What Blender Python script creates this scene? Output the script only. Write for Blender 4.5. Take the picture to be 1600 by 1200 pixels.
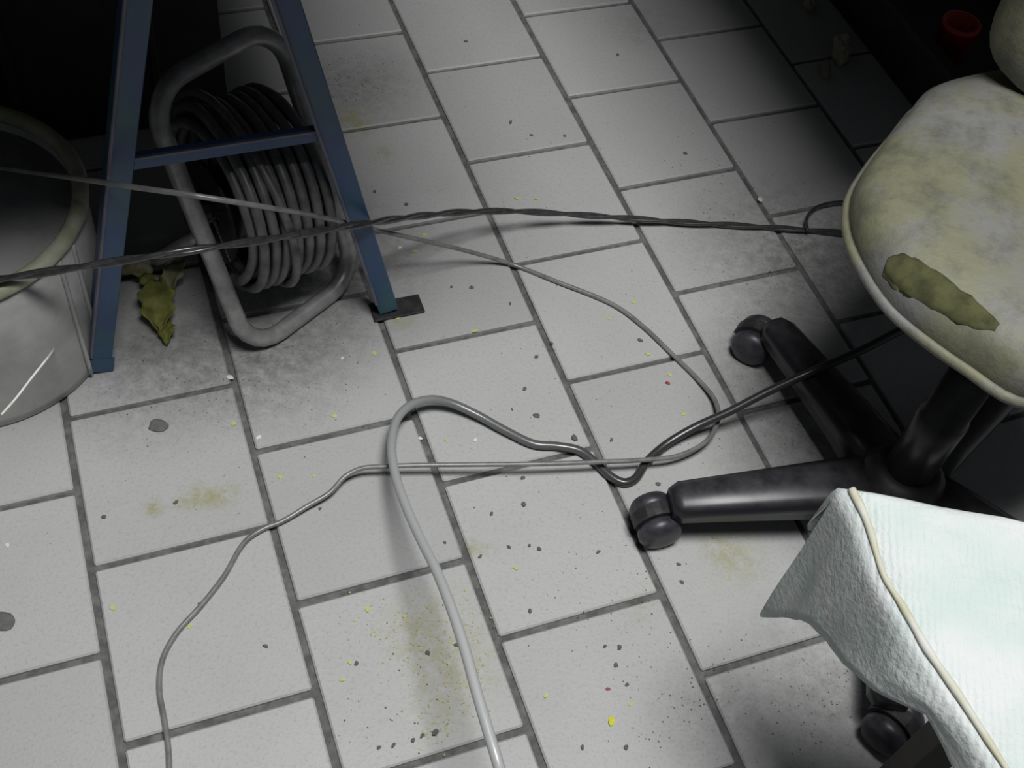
import bpy, bmesh, math, random
from mathutils import Vector, Matrix, noise as mnoise

# ------------------------------------------------------------------ camera, light, exposure
T = 0.22                                  # tile pitch in metres
FPX, PITCH, ROLL, CAMH = 1871.96, 0.648977, 0.175291, 6.050025 * T
YAW, GX, GY, ASP = 0.479141, -1.982169 * T, 6.974934 * T, 1.033846
scene = bpy.context.scene
for o in list(bpy.data.objects):
    bpy.data.objects.remove(o)
COL = scene.collection
RCAM = Matrix.Rotation(PITCH, 3, 'X') @ Matrix.Rotation(ROLL, 3, 'Z')
cam_data = bpy.data.cameras.new('camera')
cam_data.sensor_width = 36.0
cam_data.lens = FPX / 1600 * 36.0
cam_data.clip_start = 0.02
cam = bpy.data.objects.new('camera', cam_data)
COL.objects.link(cam)
cam.matrix_world = Matrix.Translation((0, 0, CAMH)) @ RCAM.to_4x4()
scene.camera = cam

world = bpy.data.worlds.new('world')
scene.world = world
world.use_nodes = True
world.node_tree.nodes['Background'].inputs['Color'].default_value = (0.80, 0.88, 1.0, 1)
world.node_tree.nodes['Background'].inputs['Strength'].default_value = 0.06


def area(name, loc, target, sx, sy, power, color):
    d = bpy.data.lights.new(name, 'AREA')
    d.shape = 'RECTANGLE'
    d.size, d.size_y = sx, sy
    d.energy = power
    d.color = color
    o = bpy.data.objects.new(name, d)
    COL.objects.link(o)
    o.location = loc
    o.rotation_euler = (Vector(target) - Vector(loc)).to_track_quat('-Z', 'Y').to_euler()
    return o


area('ceiling_light', (0.26, 0.40, 2.50), (0.10, 0.60, 0.0), 0.85, 0.65, 63, (0.99, 0.99, 0.985))

vs = scene.view_settings
vs.view_transform = 'Standard'
vs.look = 'None'
vs.exposure = 0.0
vs.gamma = 1.0
vs.use_curve_mapping = False

# ------------------------------------------------------------------ helpers
rng = random.Random(7)
CU, SU = math.cos(YAW), math.sin(YAW)


def U(x, y, z=0.0):
    """point at height z seen at photo pixel x, y"""
    d = RCAM @ Vector(((x - 800) / FPX, -(y - 600) / FPX, -1))
    t = (z - CAMH) / d.z
    return Vector((0, 0, CAMH)) + d * t


def PX(p):
    """photo pixel of a point"""
    d = RCAM.transposed() @ (Vector(p) - Vector((0, 0, CAMH)))
    return 800 + FPX * d.x / -d.z, 600 - FPX * d.y / -d.z


def lerp_list(L, f):
    x = f * (len(L) - 1)
    i = min(int(x), len(L) - 2)
    return L[i] + (L[i + 1] - L[i]) * (x - i)


def UW(u, w, z=0.0):
    """floor grid directions: u across the tile columns, w along them"""
    return Vector((CU * u - SU * w, SU * u + CU * w, z))


def nodes_of(name):
    m = bpy.data.materials.new(name)
    m.use_nodes = True
    nt = m.node_tree
    return m, nt, nt.nodes['Principled BSDF']


def add(nt, kind, **kw):
    n = nt.nodes.new(kind)
    for k, v in kw.items():
        setattr(n, k, v)
    return n


def mix(nt, fac, a, b, blend='MIX'):
    n = nt.nodes.new('ShaderNodeMix')
    n.data_type = 'RGBA'
    n.blend_type = blend
    for sock, v in ((n.inputs[0], fac), (n.inputs[6], a), (n.inputs[7], b)):
        if isinstance(v, (int, float)):
            sock.default_value = v
        elif isinstance(v, tuple):
            sock.default_value = (*v, 1) if len(v) == 3 else v
        else:
            nt.links.new(v, sock)
    return n.outputs[2]


def ramp(nt, src, lo, hi):
    n = nt.nodes.new('ShaderNodeMapRange')
    n.inputs['From Min'].default_value = lo
    n.inputs['From Max'].default_value = hi
    nt.links.new(src, n.inputs['Value'])
    return n.outputs['Result']


def math_n(nt, op, a, b=None):
    n = nt.nodes.new('ShaderNodeMath')
    n.operation = op
    for s, v in ((n.inputs[0], a), (n.inputs[1], b)):
        if v is None:
            continue
        if isinstance(v, (int, float)):
            s.default_value = v
        else:
            nt.links.new(v, s)
    return n.outputs[0]


def noise_n(nt, scale, detail=4, rough=0.55, vec=None):
    n = nt.nodes.new('ShaderNodeTexNoise')
    n.inputs['Scale'].default_value = scale
    n.inputs['Detail'].default_value = detail
    n.inputs['Roughness'].default_value = rough
    if vec is not None:
        nt.links.new(vec, n.inputs['Vector'])
    return n.outputs['Fac']


def simple(name, color, color2=None, rough=0.5, scale=30, metallic=0.0, bump=0.0, spec=0.5, lo=0.4, hi=0.65):
    m, nt, p = nodes_of(name)
    geo = add(nt, 'ShaderNodeTexCoord').outputs['Object']
    f = noise_n(nt, scale, 5, 0.6, geo)
    if color2:
        nt.links.new(mix(nt, ramp(nt, f, lo, hi), color, color2), p.inputs['Base Color'])
    else:
        p.inputs['Base Color'].default_value = (*color, 1)
    p.inputs['Roughness'].default_value = rough
    p.inputs['Metallic'].default_value = metallic
    p.inputs['Specular IOR Level'].default_value = spec
    if bump:
        b = add(nt, 'ShaderNodeBump')
        b.inputs['Strength'].default_value = bump
        b.inputs['Distance'].default_value = 0.002
        nt.links.new(f, b.inputs['Height'])
        nt.links.new(b.outputs['Normal'], p.inputs['Normal'])
    return m


def link_mesh(name, me, mat, parent=None, smooth=False):
    if mat is not None:
        me.materials.clear()
        me.materials.append(mat)
    if smooth:
        me.polygons.foreach_set('use_smooth', [True] * len(me.polygons))
    o = bpy.data.objects.new(name, me)
    COL.objects.link(o)
    if parent is not None:
        o.parent = parent
        o.matrix_parent_inverse = parent.matrix_basis.inverted()
    return o


def obj(name, bm, mat, parent=None, smooth=False):
    me = bpy.data.meshes.new(name)
    bmesh.ops.recalc_face_normals(bm, faces=bm.faces)
    bm.to_mesh(me)
    bm.free()
    return link_mesh(name, me, mat, parent, smooth)


def empty(name, loc):
    o = bpy.data.objects.new(name, None)
    o.location = loc
    o.empty_display_size = 0.05
    COL.objects.link(o)
    return o


def tag(o, label, cat, group=None, kind=None):
    o['label'] = label
    if cat:
        o['category'] = cat
    if group:
        o['group'] = group
    if kind:
        o['kind'] = kind
    return o


def box(bm, size, mat4=Matrix(), bevel=0.0, seg=2):
    r = bmesh.ops.create_cube(bm, size=1.0)
    vs_ = r['verts']
    bmesh.ops.transform(bm, matrix=mat4 @ Matrix.Diagonal((*size, 1)), verts=vs_)
    if bevel:
        es = list({e for v in vs_ for e in v.link_edges})
        bmesh.ops.bevel(bm, geom=es, offset=bevel, segments=seg, profile=0.7, affect='EDGES')


def frame_of(direction, up=Vector((0, 0, 1))):
    """3x3 with x along direction"""
    x = Vector(direction).normalized()
    y = up.cross(x)
    if y.length < 1e-4:
        y = Vector((0, 1, 0)).cross(x)
    y.normalize()
    z = x.cross(y)
    return Matrix((x, y, z)).transposed()


def bar(bm, a, b, wy, wz, up=Vector((0, 0, 1)), bevel=0.0):
    a, b = Vector(a), Vector(b)
    M = Matrix.Translation((a + b) / 2) @ frame_of(b - a, up).to_4x4()
    box(bm, ((b - a).length, wy, wz), M, bevel)


def catmull(P, n=8, closed=False):
    P = [Vector(p) for p in P]
    out = []
    m = len(P)
    rg = range(m if closed else m - 1)
    for i in rg:
        p1, p2 = P[i], P[(i + 1) % m]
        p0 = P[i - 1] if (i > 0 or closed) else p1 * 2 - p2
        p3 = P[(i + 2) % m] if (i + 2 < m or closed) else p2 * 2 - p1
        # centripetal parametrisation
        t0 = 0.0
        t1 = t0 + max((p1 - p0).length, 1e-6) ** 0.5
        t2 = t1 + max((p2 - p1).length, 1e-6) ** 0.5
        t3 = t2 + max((p3 - p2).length, 1e-6) ** 0.5
        for k in range(n):
            t = t1 + (t2 - t1) * k / n
            a1 = p0 * ((t1 - t) / (t1 - t0)) + p1 * ((t - t0) / (t1 - t0))
            a2 = p1 * ((t2 - t) / (t2 - t1)) + p2 * ((t - t1) / (t2 - t1))
            a3 = p2 * ((t3 - t) / (t3 - t2)) + p3 * ((t - t2) / (t3 - t2))
            b1 = a1 * ((t2 - t) / (t2 - t0)) + a2 * ((t - t0) / (t2 - t0))
            b2 = a2 * ((t3 - t) / (t3 - t1)) + a3 * ((t - t1) / (t3 - t1))
            out.append(b1 * ((t2 - t) / (t2 - t1)) + b2 * ((t - t1) / (t2 - t1)))
    if not closed:
        out.append(P[-1])
    return out


def tube(bm, pts, r, seg=10, closed=False, radii=None):
    n = len(pts)
    rings = []
    nrm = None
    for i, p in enumerate(pts):
        if closed:
            t = pts[(i + 1) % n] - pts[i - 1]
        else:
            t = pts[min(i + 1, n - 1)] - pts[max(i - 1, 0)]
        t.normalize()
        if nrm is None:
            nrm = t.orthogonal().normalized()
        nrm = (nrm - t * nrm.dot(t)).normalized()
        bn = t.cross(nrm)
        rr = radii[i] if radii else r
        rings.append([bm.verts.new(p + (nrm * math.cos(2 * math.pi * k / seg) + bn * math.sin(2 * math.pi * k / seg)) * rr) for k in range(seg)])
    m = n if closed else n - 1
    off = 0
    for i in range(m):
        A, B = rings[i], rings[(i + 1) % n]
        if closed and i == m - 1:
            off = min(range(seg), key=lambda s: (A[0].co - B[s].co).length)
        for k in range(seg):
            bm.faces.new((A[k], A[(k + 1) % seg], B[(k + 1 + off) % seg], B[(k + off) % seg]))
    if not closed:
        bm.faces.new(rings[0][::-1])
        bm.faces.new(rings[-1])
    return rings


def lathe(bm, prof, seg=48, M=Matrix(), cap=True):
    rings = []
    for r, z in prof:
        rings.append([bm.verts.new(M @ Vector((r * math.cos(2 * math.pi * k / seg), r * math.sin(2 * math.pi * k / seg), z))) for k in range(seg)])
    for A, B in zip(rings, rings[1:]):
        for k in range(seg):
            bm.faces.new((A[k], A[(k + 1) % seg], B[(k + 1) % seg], B[k]))
    if cap:
        bm.faces.new(rings[0][::-1])
        bm.faces.new(rings[-1])


def axis_matrix(center, axis):
    return Matrix.Translation(center) @ Vector(axis).to_track_quat('Z', 'Y').to_matrix().to_4x4()


# ------------------------------------------------------------------ materials
def tile_material():
    m, nt, p = nodes_of('grey_stone_tile')
    geo = add(nt, 'ShaderNodeNewGeometry').outputs['Position']
    info = add(nt, 'ShaderNodeObjectInfo').outputs['Random']
    base = mix(nt, info, (0.395, 0.395, 0.390), (0.455, 0.455, 0.450))
    n1 = noise_n(nt, 5, 4, 0.6, geo)
    base = mix(nt, math_n(nt, 'MULTIPLY', ramp(nt, n1, 0.42, 0.72), 0.22), base, (0.30, 0.30, 0.295))
    n2 = noise_n(nt, 220, 3, 0.7, geo)
    base = mix(nt, math_n(nt, 'MULTIPLY', ramp(nt, n2, 0.52, 0.75), 0.35), base, (0.20, 0.20, 0.20))
    n4 = noise_n(nt, 55, 5, 0.7, geo)

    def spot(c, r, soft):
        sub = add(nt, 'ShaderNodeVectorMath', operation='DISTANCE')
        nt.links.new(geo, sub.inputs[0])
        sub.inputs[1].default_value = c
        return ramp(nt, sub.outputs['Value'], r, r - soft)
    # grime together with painted-in shade beside the trestle, the reel and below the chair, broken up by noise
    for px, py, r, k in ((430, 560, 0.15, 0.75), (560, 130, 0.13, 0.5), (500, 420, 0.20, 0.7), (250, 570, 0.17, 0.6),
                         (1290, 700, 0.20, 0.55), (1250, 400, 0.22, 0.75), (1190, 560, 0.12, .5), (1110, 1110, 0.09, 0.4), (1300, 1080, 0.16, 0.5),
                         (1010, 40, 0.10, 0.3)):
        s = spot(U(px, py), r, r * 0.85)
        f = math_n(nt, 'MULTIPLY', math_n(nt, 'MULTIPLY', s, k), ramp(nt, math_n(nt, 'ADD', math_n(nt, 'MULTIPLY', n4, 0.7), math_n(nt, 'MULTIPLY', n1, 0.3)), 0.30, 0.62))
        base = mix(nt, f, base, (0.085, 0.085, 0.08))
    # yellowish plant-juice stains
    for px, py, r, k in ((238, 793, 0.016, .55), (312, 777, 0.022, .55), (350, 773, 0.02, .5), (335, 776, 0.016, .4), (280, 786, 0.012, .35), (560, 195, 0.03, .45), (548, 180, 0.02, .4), (600, 240, 0.025, .3),
                         (1150, 870, 0.045, .35), (1125, 855, 0.03, .3), (735, 855, 0.016, .5), (762, 858, 0.013, .4), (625, 500, 0.02, .5),
                         (700, 1000, 0.07, .25), (650, 985, 0.05, .25), (720, 1060, 0.05, .22), (690, 1110, 0.045, .2), (1000, 945, 0.03, .2)):
        s = spot(U(px, py), r * 1.25, r * 1.1)
        f = math_n(nt, 'MULTIPLY', math_n(nt, 'MULTIPLY', s, k * 1.5), ramp(nt, n4, 0.36, 0.60))
        base = mix(nt, f, base, (0.30, 0.29, 0.13))
    nt.links.new(base, p.inputs['Base Color'])
    rr = add(nt, 'ShaderNodeMapRange')
    rr.inputs['To Min'].default_value = 0.42
    rr.inputs['To Max'].default_value = 0.75
    nt.links.new(n1, rr.inputs['Value'])
    nt.links.new(rr.outputs['Result'], p.inputs['Roughness'])
    b = add(nt, 'ShaderNodeBump')
    b.inputs['Strength'].default_value = 0.35
    b.inputs['Distance'].default_value = 0.0012
    nt.links.new(math_n(nt, 'ADD', n2, n4), b.inputs['Height'])
    nt.links.new(b.outputs['Normal'], p.inputs['Normal'])
    return m


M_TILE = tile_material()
M_GROUT = simple('dirty_grout', (0.085, 0.085, 0.083), (0.155, 0.155, 0.15), 0.9, 60, bump=0.5)
M_BLUE = simple('blue_painted_steel', (0.028, 0.062, 0.165), (0.030, 0.100, 0.125), 0.38, 9, bump=0.05)
M_WORNLIT = simple('worn_lit_blue_edge', (0.13, 0.125, 0.16), (0.07, 0.085, 0.13), 0.4, 25)  # wear plus a painted highlight on leg edges and brace lip
M_STEEL = simple('grey_tube_steel', (0.36, 0.36, 0.355), (0.24, 0.24, 0.235), 0.36, 40, metallic=0.35, bump=0.1)
M_REELCABLE = simple('grey_rubber_cable', (0.13, 0.13, 0.13), (0.075, 0.075, 0.078), 0.42, 50)
M_BLACKPLASTIC = simple('black_plastic', (0.012, 0.012, 0.014), (0.022, 0.022, 0.024), 0.35, 30)
M_DUSTYPLASTIC = simple('dusty_black_plastic', (0.016, 0.016, 0.018), (0.05, 0.05, 0.048), 0.55, 45, lo=.45, hi=.75)


def dusty():
    m, nt, p = nodes_of('dusty_black_moulding')
    g = add(nt, 'ShaderNodeNewGeometry')
    sep = add(nt, 'ShaderNodeSeparateXYZ')
    nt.links.new(g.outputs['Normal'], sep.inputs[0])
    f = math_n(nt, 'MULTIPLY', ramp(nt, sep.outputs['Z'], 0.55, 1.0), ramp(nt, noise_n(nt, 35, 5, 0.65, g.outputs['Position']), 0.30, 0.70))
    nt.links.new(mix(nt, f, (0.014, 0.014, 0.017), (0.062, 0.062, 0.066)), p.inputs['Base Color'])
    p.inputs['Roughness'].default_value = 0.36
    return m


M_DUSTLEG = dusty()
M_WHEEL = simple('black_nylon_wheel', (0.024, 0.024, 0.032), (0.050, 0.050, 0.058), 0.42, 60)
M_DARKWOOD = simple('dark_stained_board', (0.045, 0.040, 0.035), (0.025, 0.022, 0.02), 0.7, 12)
M_BOX = simple('charcoal_plastic', (0.012, 0.012, 0.013), (0.02, 0.02, 0.021), 0.6, 20)
M_TUB = simple('grey_tub_plastic', (0.42, 0.42, 0.41), (0.31, 0.31, 0.305), 0.6, 14, bump=0.2)
M_TUBIN = simple('dark_soiled_lining', (0.34, 0.34, 0.335), (0.24, 0.24, 0.235), 0.8, 12)
M_RIM = simple('cream_rim', (0.40, 0.40, 0.33), (0.26, 0.27, 0.15), 0.5, 22, bump=0.2)
M_CABLE = simple('black_pvc_cable', (0.032, 0.032, 0.032), (0.055, 0.055, 0.055), 0.25, 80, spec=0.8)
M_WIRE = simple('grey_pvc_wire', (0.21, 0.207, 0.20), (0.14, 0.14, 0.135), 0.30, 60, spec=0.7)
M_VINYL = None
M_FOAM = simple('olive_foam', (0.070, 0.072, 0.026), (0.028, 0.030, 0.010), 0.95, 45, bump=0.8)
M_YELLOW = simple('yellow_petal', (0.62, 0.62, 0.02), (0.45, 0.46, 0.03), 0.6, 60)
M_PALEYELLOW = simple('pale_yellow_petal', (0.55, 0.55, 0.20), (0.42, 0.43, 0.15), 0.7, 90)
M_RED = simple('red_scrap', (0.36, 0.07, 0.07), (0.25, 0.05, 0.05), 0.6, 60)
M_REDPLASTIC = simple('red_plastic', (0.55, 0.035, 0.02), (0.40, 0.03, 0.02), 0.4, 20)
M_CRUMB = simple('dark_crumb', (0.095, 0.095, 0.09), (0.15, 0.15, 0.14), 0.9, 90)
M_WHITEBIT = simple('white_scrap', (0.75, 0.75, 0.73), (0.6, 0.6, 0.58), 0.6, 60)
M_GUM = simple('grey_gum', (0.105, 0.105, 0.10), (0.14, 0.14, 0.135), 0.8, 120, bump=0.3)
M_LEAF = simple('withered_leaf', (0.20, 0.205, 0.045), (0.09, 0.10, 0.02), 0.7, 40, bump=0.3)
M_LEAF2 = simple('pale_dry_leaf', (0.27, 0.265, 0.17), (0.16, 0.165, 0.06), 0.75, 40, bump=0.3)
M_STRING = simple('white_string', (0.75, 0.74, 0.70), (0.6, 0.6, 0.56), 0.6, 80)
M_HEM = simple('yellowed_hem', (0.44, 0.43, 0.31), (0.52, 0.525, 0.49), 0.9, 26, bump=0.3)


def vinyl():
    m, nt, p = nodes_of('soiled_cream_vinyl')
    geo = add(nt, 'ShaderNodeTexCoord').outputs['Object']
    a = noise_n(nt, 9, 4, 0.6, geo)
    c = mix(nt, ramp(nt, a, 0.44, 0.58), (0.150, 0.150, 0.095), (0.158, 0.158, 0.150))
    b = noise_n(nt, 24, 6, 0.7, geo)
    c = mix(nt, math_n(nt, 'MULTIPLY', ramp(nt, b, 0.46, 0.68), 0.7), c, (0.075, 0.073, 0.058))
    nt.links.new(c, p.inputs['Base Color'])
    p.inputs['Roughness'].default_value = 0.62
    bp = add(nt, 'ShaderNodeBump')
    bp.inputs['Strength'].default_value = 0.3
    bp.inputs['Distance'].default_value = 0.008
    nt.links.new(b, bp.inputs['Height'])
    nt.links.new(bp.outputs['Normal'], p.inputs['Normal'])
    return m


M_VINYL = vinyl()


def cloth_mat():
    m, nt, p = nodes_of('white_towelling')
    geo = add(nt, 'ShaderNodeTexCoord').outputs['Object']
    a = noise_n(nt, 160, 3, 0.6, geo)
    wv = add(nt, 'ShaderNodeTexWave')
    wv.inputs['Scale'].default_value = 60
    wv.inputs['Distortion'].default_value = 2.5
    nt.links.new(geo, wv.inputs['Vector'])
    c = mix(nt, ramp(nt, noise_n(nt, 14, 3, 0.5, geo), 0.4, 0.65), (0.55, 0.57, 0.565), (0.46, 0.53, 0.51))
    nt.links.new(c, p.inputs['Base Color'])
    p.inputs['Roughness'].default_value = 0.9
    b = add(nt, 'ShaderNodeBump')
    b.inputs['Strength'].default_value = 0.4
    b.inputs['Distance'].default_value = 0.0025
    nt.links.new(math_n(nt, 'ADD', math_n(nt, 'MULTIPLY', a, 1.6), math_n(nt, 'ADD', math_n(nt, 'MULTIPLY', wv.outputs['Fac'], 0.35), noise_n(nt, 45, 4, 0.6, geo))), b.inputs['Height'])
    nt.links.new(b.outputs['Normal'], p.inputs['Normal'])
    return m


M_CLOTH = cloth_mat()


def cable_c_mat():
    m, nt, p = nodes_of('painted_sheen_pvc_cable')
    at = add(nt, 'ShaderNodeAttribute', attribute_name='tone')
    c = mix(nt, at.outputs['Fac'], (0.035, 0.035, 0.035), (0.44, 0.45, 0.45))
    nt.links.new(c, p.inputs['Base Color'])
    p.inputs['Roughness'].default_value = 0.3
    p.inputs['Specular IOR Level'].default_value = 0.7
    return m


# ------------------------------------------------------------------ the floor and its tiles
def grid(i, v, z=0.0):
    u, w = i * T, -v * ASP * T
    return Vector((GX + CU * u - SU * w, GY + SU * u + CU * w, z))


bm = bmesh.new()
box(bm, (7, 7, 0.06), Matrix.Translation((0, 1.6, -0.0365)))
floor = obj('floor', bm, M_GROUT)
floor['kind'] = 'structure'
floor['label'] = 'paved floor of square grey tiles laid in running bond'

tile_meshes = []
for k in range(5):
    bm = bmesh.new()
    gx, gy = 0.0092 + rng.uniform(-.0008, .0012), 0.0085 + rng.uniform(-.0008, .0014)
    box(bm, (T - gx, T * ASP - gy, 0.022), Matrix.Translation((0, 0, -0.011)))
    for v in bm.verts:
        v.co.x += rng.uniform(-.0008, .0008)
        v.co.y += rng.uniform(-.0008, .0008)
    es = [e for e in bm.edges if max(v.co.z for v in e.verts) > -0.005]
    bmesh.ops.bevel(bm, geom=es, offset=0.0022, segments=1, affect='EDGES')
    me = bpy.data.meshes.new('tile')
    bmesh.ops.recalc_face_normals(bm, faces=bm.faces)
    bm.to_mesh(me)
    bm.free()
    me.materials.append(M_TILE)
    tile_meshes.append(me)
n_tiles = 0
for i in range(-7, 9):
    for v in range(-5, 13):
        c = grid(i + 0.5, v + 0.5 + (0.0 if i % 2 else 0.5))
        if not (-1.75 < c.x < 1.75 and -0.35 < c.y < 3.0):
            continue
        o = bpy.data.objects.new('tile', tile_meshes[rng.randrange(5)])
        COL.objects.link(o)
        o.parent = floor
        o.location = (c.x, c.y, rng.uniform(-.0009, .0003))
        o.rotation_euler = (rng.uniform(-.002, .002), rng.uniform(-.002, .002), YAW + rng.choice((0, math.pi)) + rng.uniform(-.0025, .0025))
        n_tiles += 1

M_WALL = simple('grey_plaster', (0.30, 0.30, 0.29), (0.22, 0.22, 0.215), 0.9, 3)
for nm, size, loc in (('wall_back', (7, 0.1, 2.8), (0, 5.05, 1.394)), ('wall_left', (0.1, 7, 2.8), (-3.45, 1.6, 1.394)), ('wall_right', (0.1, 7, 2.8), (3.45, 1.6, 1.394))):
    bm = bmesh.new()
    box(bm, size, Matrix.Translation(loc))
    w_ = obj(nm, bm, M_WALL)
    w_['kind'] = 'structure'
    w_['label'] = 'plain grey plaster wall around the work area'

# ------------------------------------------------------------------ blue trestle table on the far side
AX0, AX1, AW = -0.068, 0.336, 1.058        # feet in floor directions
APEX_U, APEX_Z = (AX0 + AX1) / 2, 0.83
table = tag(empty('trestle_table', UW(APEX_U, 1.7)), 'table on blue steel A-frame trestles with a dark wooden top', 'table')
bm = bmesh.new()
box(bm, (1.25, 1.75, 0.03), Matrix.Translation(UW(-0.185, 1.685, APEX_Z + 0.015)) @ Matrix.Rotation(YAW, 4, 'Z'), 0.004)  # unseen top, widened forward and left for the shade it casts
obj('tabletop', bm, M_DARKWOOD, table)


def channel(bm, a, b, w, d, t, yv):
    """angle-section bar: a flat web facing the room and a flange on one edge"""
    a, b = Vector(a), Vector(b)
    x = (b - a).normalized()
    y = (yv - x * yv.dot(x)).normalized()
    z = x.cross(y)
    R = Matrix((x, y, z)).transposed().to_4x4()
    L = (b - a).length
    box(bm, (L, w, t), Matrix.Translation((a + b) / 2) @ R, 0.0012, 1)
    return R, L


for k, wpos in enumerate((AW, AW + 1.35)):
    for s, foot in ((-1, AX0), (1, AX1)):
        a = UW(foot, wpos, 0.0)
        b = UW(APEX_U + s * 0.012, wpos, APEX_Z)
        bm = bmesh.new()
        ud, wd = UW(1, 0), UW(0, 1)
        x = (b - a).normalized()
        y = (ud - x * ud.dot(x)).normalized()
        R = Matrix((x, y, x.cross(y))).transposed().to_4x4()
        mid = (a + b) / 2 + x * 0.004
        L = (b - a).length - 0.01
        box(bm, (L, 0.028, 0.003), Matrix.Translation(mid) @ R, 0.0011, 1)
        box(bm, (L, 0.003, 0.03), Matrix.Translation(mid + y * -0.0125 + wd * 0.014) @ R, 0.0011, 1)
        leg = obj('leg', bm, M_BLUE, table)
        bm = bmesh.new()
        box(bm, (L - 0.03, 0.0045, 0.006), Matrix.Translation(mid + x * 0.012 - y * 0.0135 - wd * 0.0028) @ R, 0.0011, 1)
        obj('worn_lit_edge', bm, M_WORNLIT, leg)
        bm = bmesh.new()
        if s > 0:
            box(bm, (0.075, 0.034, 0.004), Matrix.Translation(UW(foot + 0.012, wpos + 0.008, 0.003)) @ Matrix.Rotation(YAW, 4, 'Z'), 0.001, 1)
            obj('foot_plate', bm, M_DUSTYPLASTIC, leg)
        else:
            bar(bm, a + x * 0.004 - wd * 0.0005, a + x * 0.03 - wd * 0.0005, 0.004, 0.0345, up=y)
            obj('foot_cap', bm, M_BLUE, leg)
    zb = 0.352
    f = zb / APEX_Z
    p0 = UW(AX0 + (APEX_U - AX0) * f - 0.004, wpos + 0.006, zb)
    p1 = UW(AX1 - (AX1 - APEX_U) * f + 0.004, wpos + 0.006, zb)
    bm = bmesh.new()
    bar(bm, p0, p1, 0.003, 0.015, bevel=0.001)
    bar(bm, p0 + Vector((0, 0, .0065)) + UW(0, .006), p1 + Vector((0, 0, .0065)) + UW(0, .006), 0.012, 0.002, bevel=0.001)
    brace = obj('cross_brace', bm, M_BLUE, table)
    bm = bmesh.new()
    bar(bm, p0 + Vector((0, 0, .0088)) - UW(0, .001), p1 + Vector((0, 0, .0088)) - UW(0, .001), 0.004, 0.003, bevel=0.0008)
    obj('brace_lip', bm, M_WORNLIT, brace)
bm = bmesh.new()
bar(bm, UW(APEX_U, AW - 0.02, APEX_Z - 0.018), UW(APEX_U, AW + 1.37, APEX_Z - 0.018), 0.05, 0.036, bevel=0.003)
obj('top_beam', bm, M_BLUE, table)

# ------------------------------------------------------------------ unseen table across the aisle, placed for the shade it casts
wt = tag(empty('unseen_table', UW(1.5, 1.9)), 'unseen dark wooden table placed over the black crate to shade the floor', 'table')
bm = bmesh.new()
box(bm, (1.15, 2.18, 0.04), Matrix.Translation(UW(0.80 + 0.575, 0.76 + 1.09, 0.80)) @ Matrix.Rotation(YAW, 4, 'Z'), 0.004)
obj('tabletop', bm, M_DARKWOOD, wt)
for uu in (1.72, 2.02):
    for ww in (0.98, 2.85):
        bm = bmesh.new()
        bar(bm, UW(uu, ww, 0.0), UW(uu, ww, 0.781), 0.05, 0.05, bevel=0.003)
        obj('leg', bm, M_DARKWOOD, wt)


def crate(name, u0, u1, w0, w1, h, mat, label, cat):
    """open-topped ribbed storage crate"""
    root = tag(empty(name, UW((u0 + u1) / 2, (w0 + w1) / 2)), label, cat)
    bm = bmesh.new()
    cu, cw = (u0 + u1) / 2, (w0 + w1) / 2
    du, dw, t = u1 - u0, w1 - w0, 0.008
    Rz = Matrix.Rotation(YAW, 4, 'Z')
    box(bm, (du, dw, t), Matrix.Translation(UW(cu, cw, t / 2 + 0.002)) @ Rz)
    for s in (-1, 1):
        box(bm, (t, dw, h), Matrix.Translation(UW(cu + s * (du - t) / 2, cw, h / 2 + 0.002)) @ Rz)
        box(bm, (du - 2 * t, t, h), Matrix.Translation(UW(cu, cw + s * (dw - t) / 2, h / 2 + 0.002)) @ Rz)
    obj('body', bm, mat, root)
    bm = bmesh.new()
    for s in (-1, 1):
        box(bm, (0.016, dw + 0.016, 0.018), Matrix.Translation(UW(cu + s * (du + .008) / 2, cw, h - 0.006)) @ Rz, 0.003, 1)
        box(bm, (du + 0.016, 0.016, 0.018), Matrix.Translation(UW(cu, cw + s * (dw + .008) / 2, h - 0.006)) @ Rz, 0.003, 1)
    obj('rim', bm, mat, root)
    for s in (-1, 1):
        for k in range(4):
            bm = bmesh.new()
            box(bm, (0.012, 0.010, max(h - 0.03, .05)), Matrix.Translation(UW(u0 + du * (k + .5) / 4, cw + s * (dw + .008) / 2, h / 2)) @ Rz, 0.002, 1)
            obj('rib', bm, mat, root)
    return root


crate('storage_crate', -0.62, 0.20, 1.52, 2.05, 0.50, M_BOX, 'large charcoal crate added to darken the space under the trestle table', 'crate')  # added dark backdrop that keeps the space behind the trestle near black
crate('storage_crate', 1.365, 1.76, 1.20, 1.72, 0.12, M_BOX, 'black storage crate under the unseen table behind the chair', 'crate')

# ------------------------------------------------------------------ grey tub with cream rim
TC, TR, TH = Vector((-0.722, 0.943, 0)), 0.174, 0.25
tub = tag(empty('round_tub', TC), 'round grey plastic tub with a cream rim beside the blue trestle leg', 'tub')
bm = bmesh.new()
lathe(bm, [(TR - .012, .001), (TR - .004, .004), (TR - .002, .02), (TR - .001, .12), (TR, TH - .016), (TR - .012, TH - .016), (TR - .013, .12), (TR - .016, .014), (0.02, .012)], 72, Matrix.Translation(TC))
obj('body', bm, M_TUB, tub, True)
bm = bmesh.new()
lathe(bm, [(TR - .0125, TH - .03), (TR - .014, .12), (TR - .018, .060), (0.10, .052), (.02, .060)], 72, Matrix.Translation(TC))
lin = obj('lining', bm, M_TUBIN, tub, True)
lin['label'] = 'dark soiled inside of the tub'
bm = bmesh.new()
ringpts = [TC + Vector(((TR - .005) * math.cos(a), (TR - .005) * math.sin(a), TH - 0.009)) for a in [2 * math.pi * k / 72 for k in range(72)]]
tube(bm, ringpts, 0.0105, 10, True)
obj('rim', bm, M_RIM, tub, True)
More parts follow.
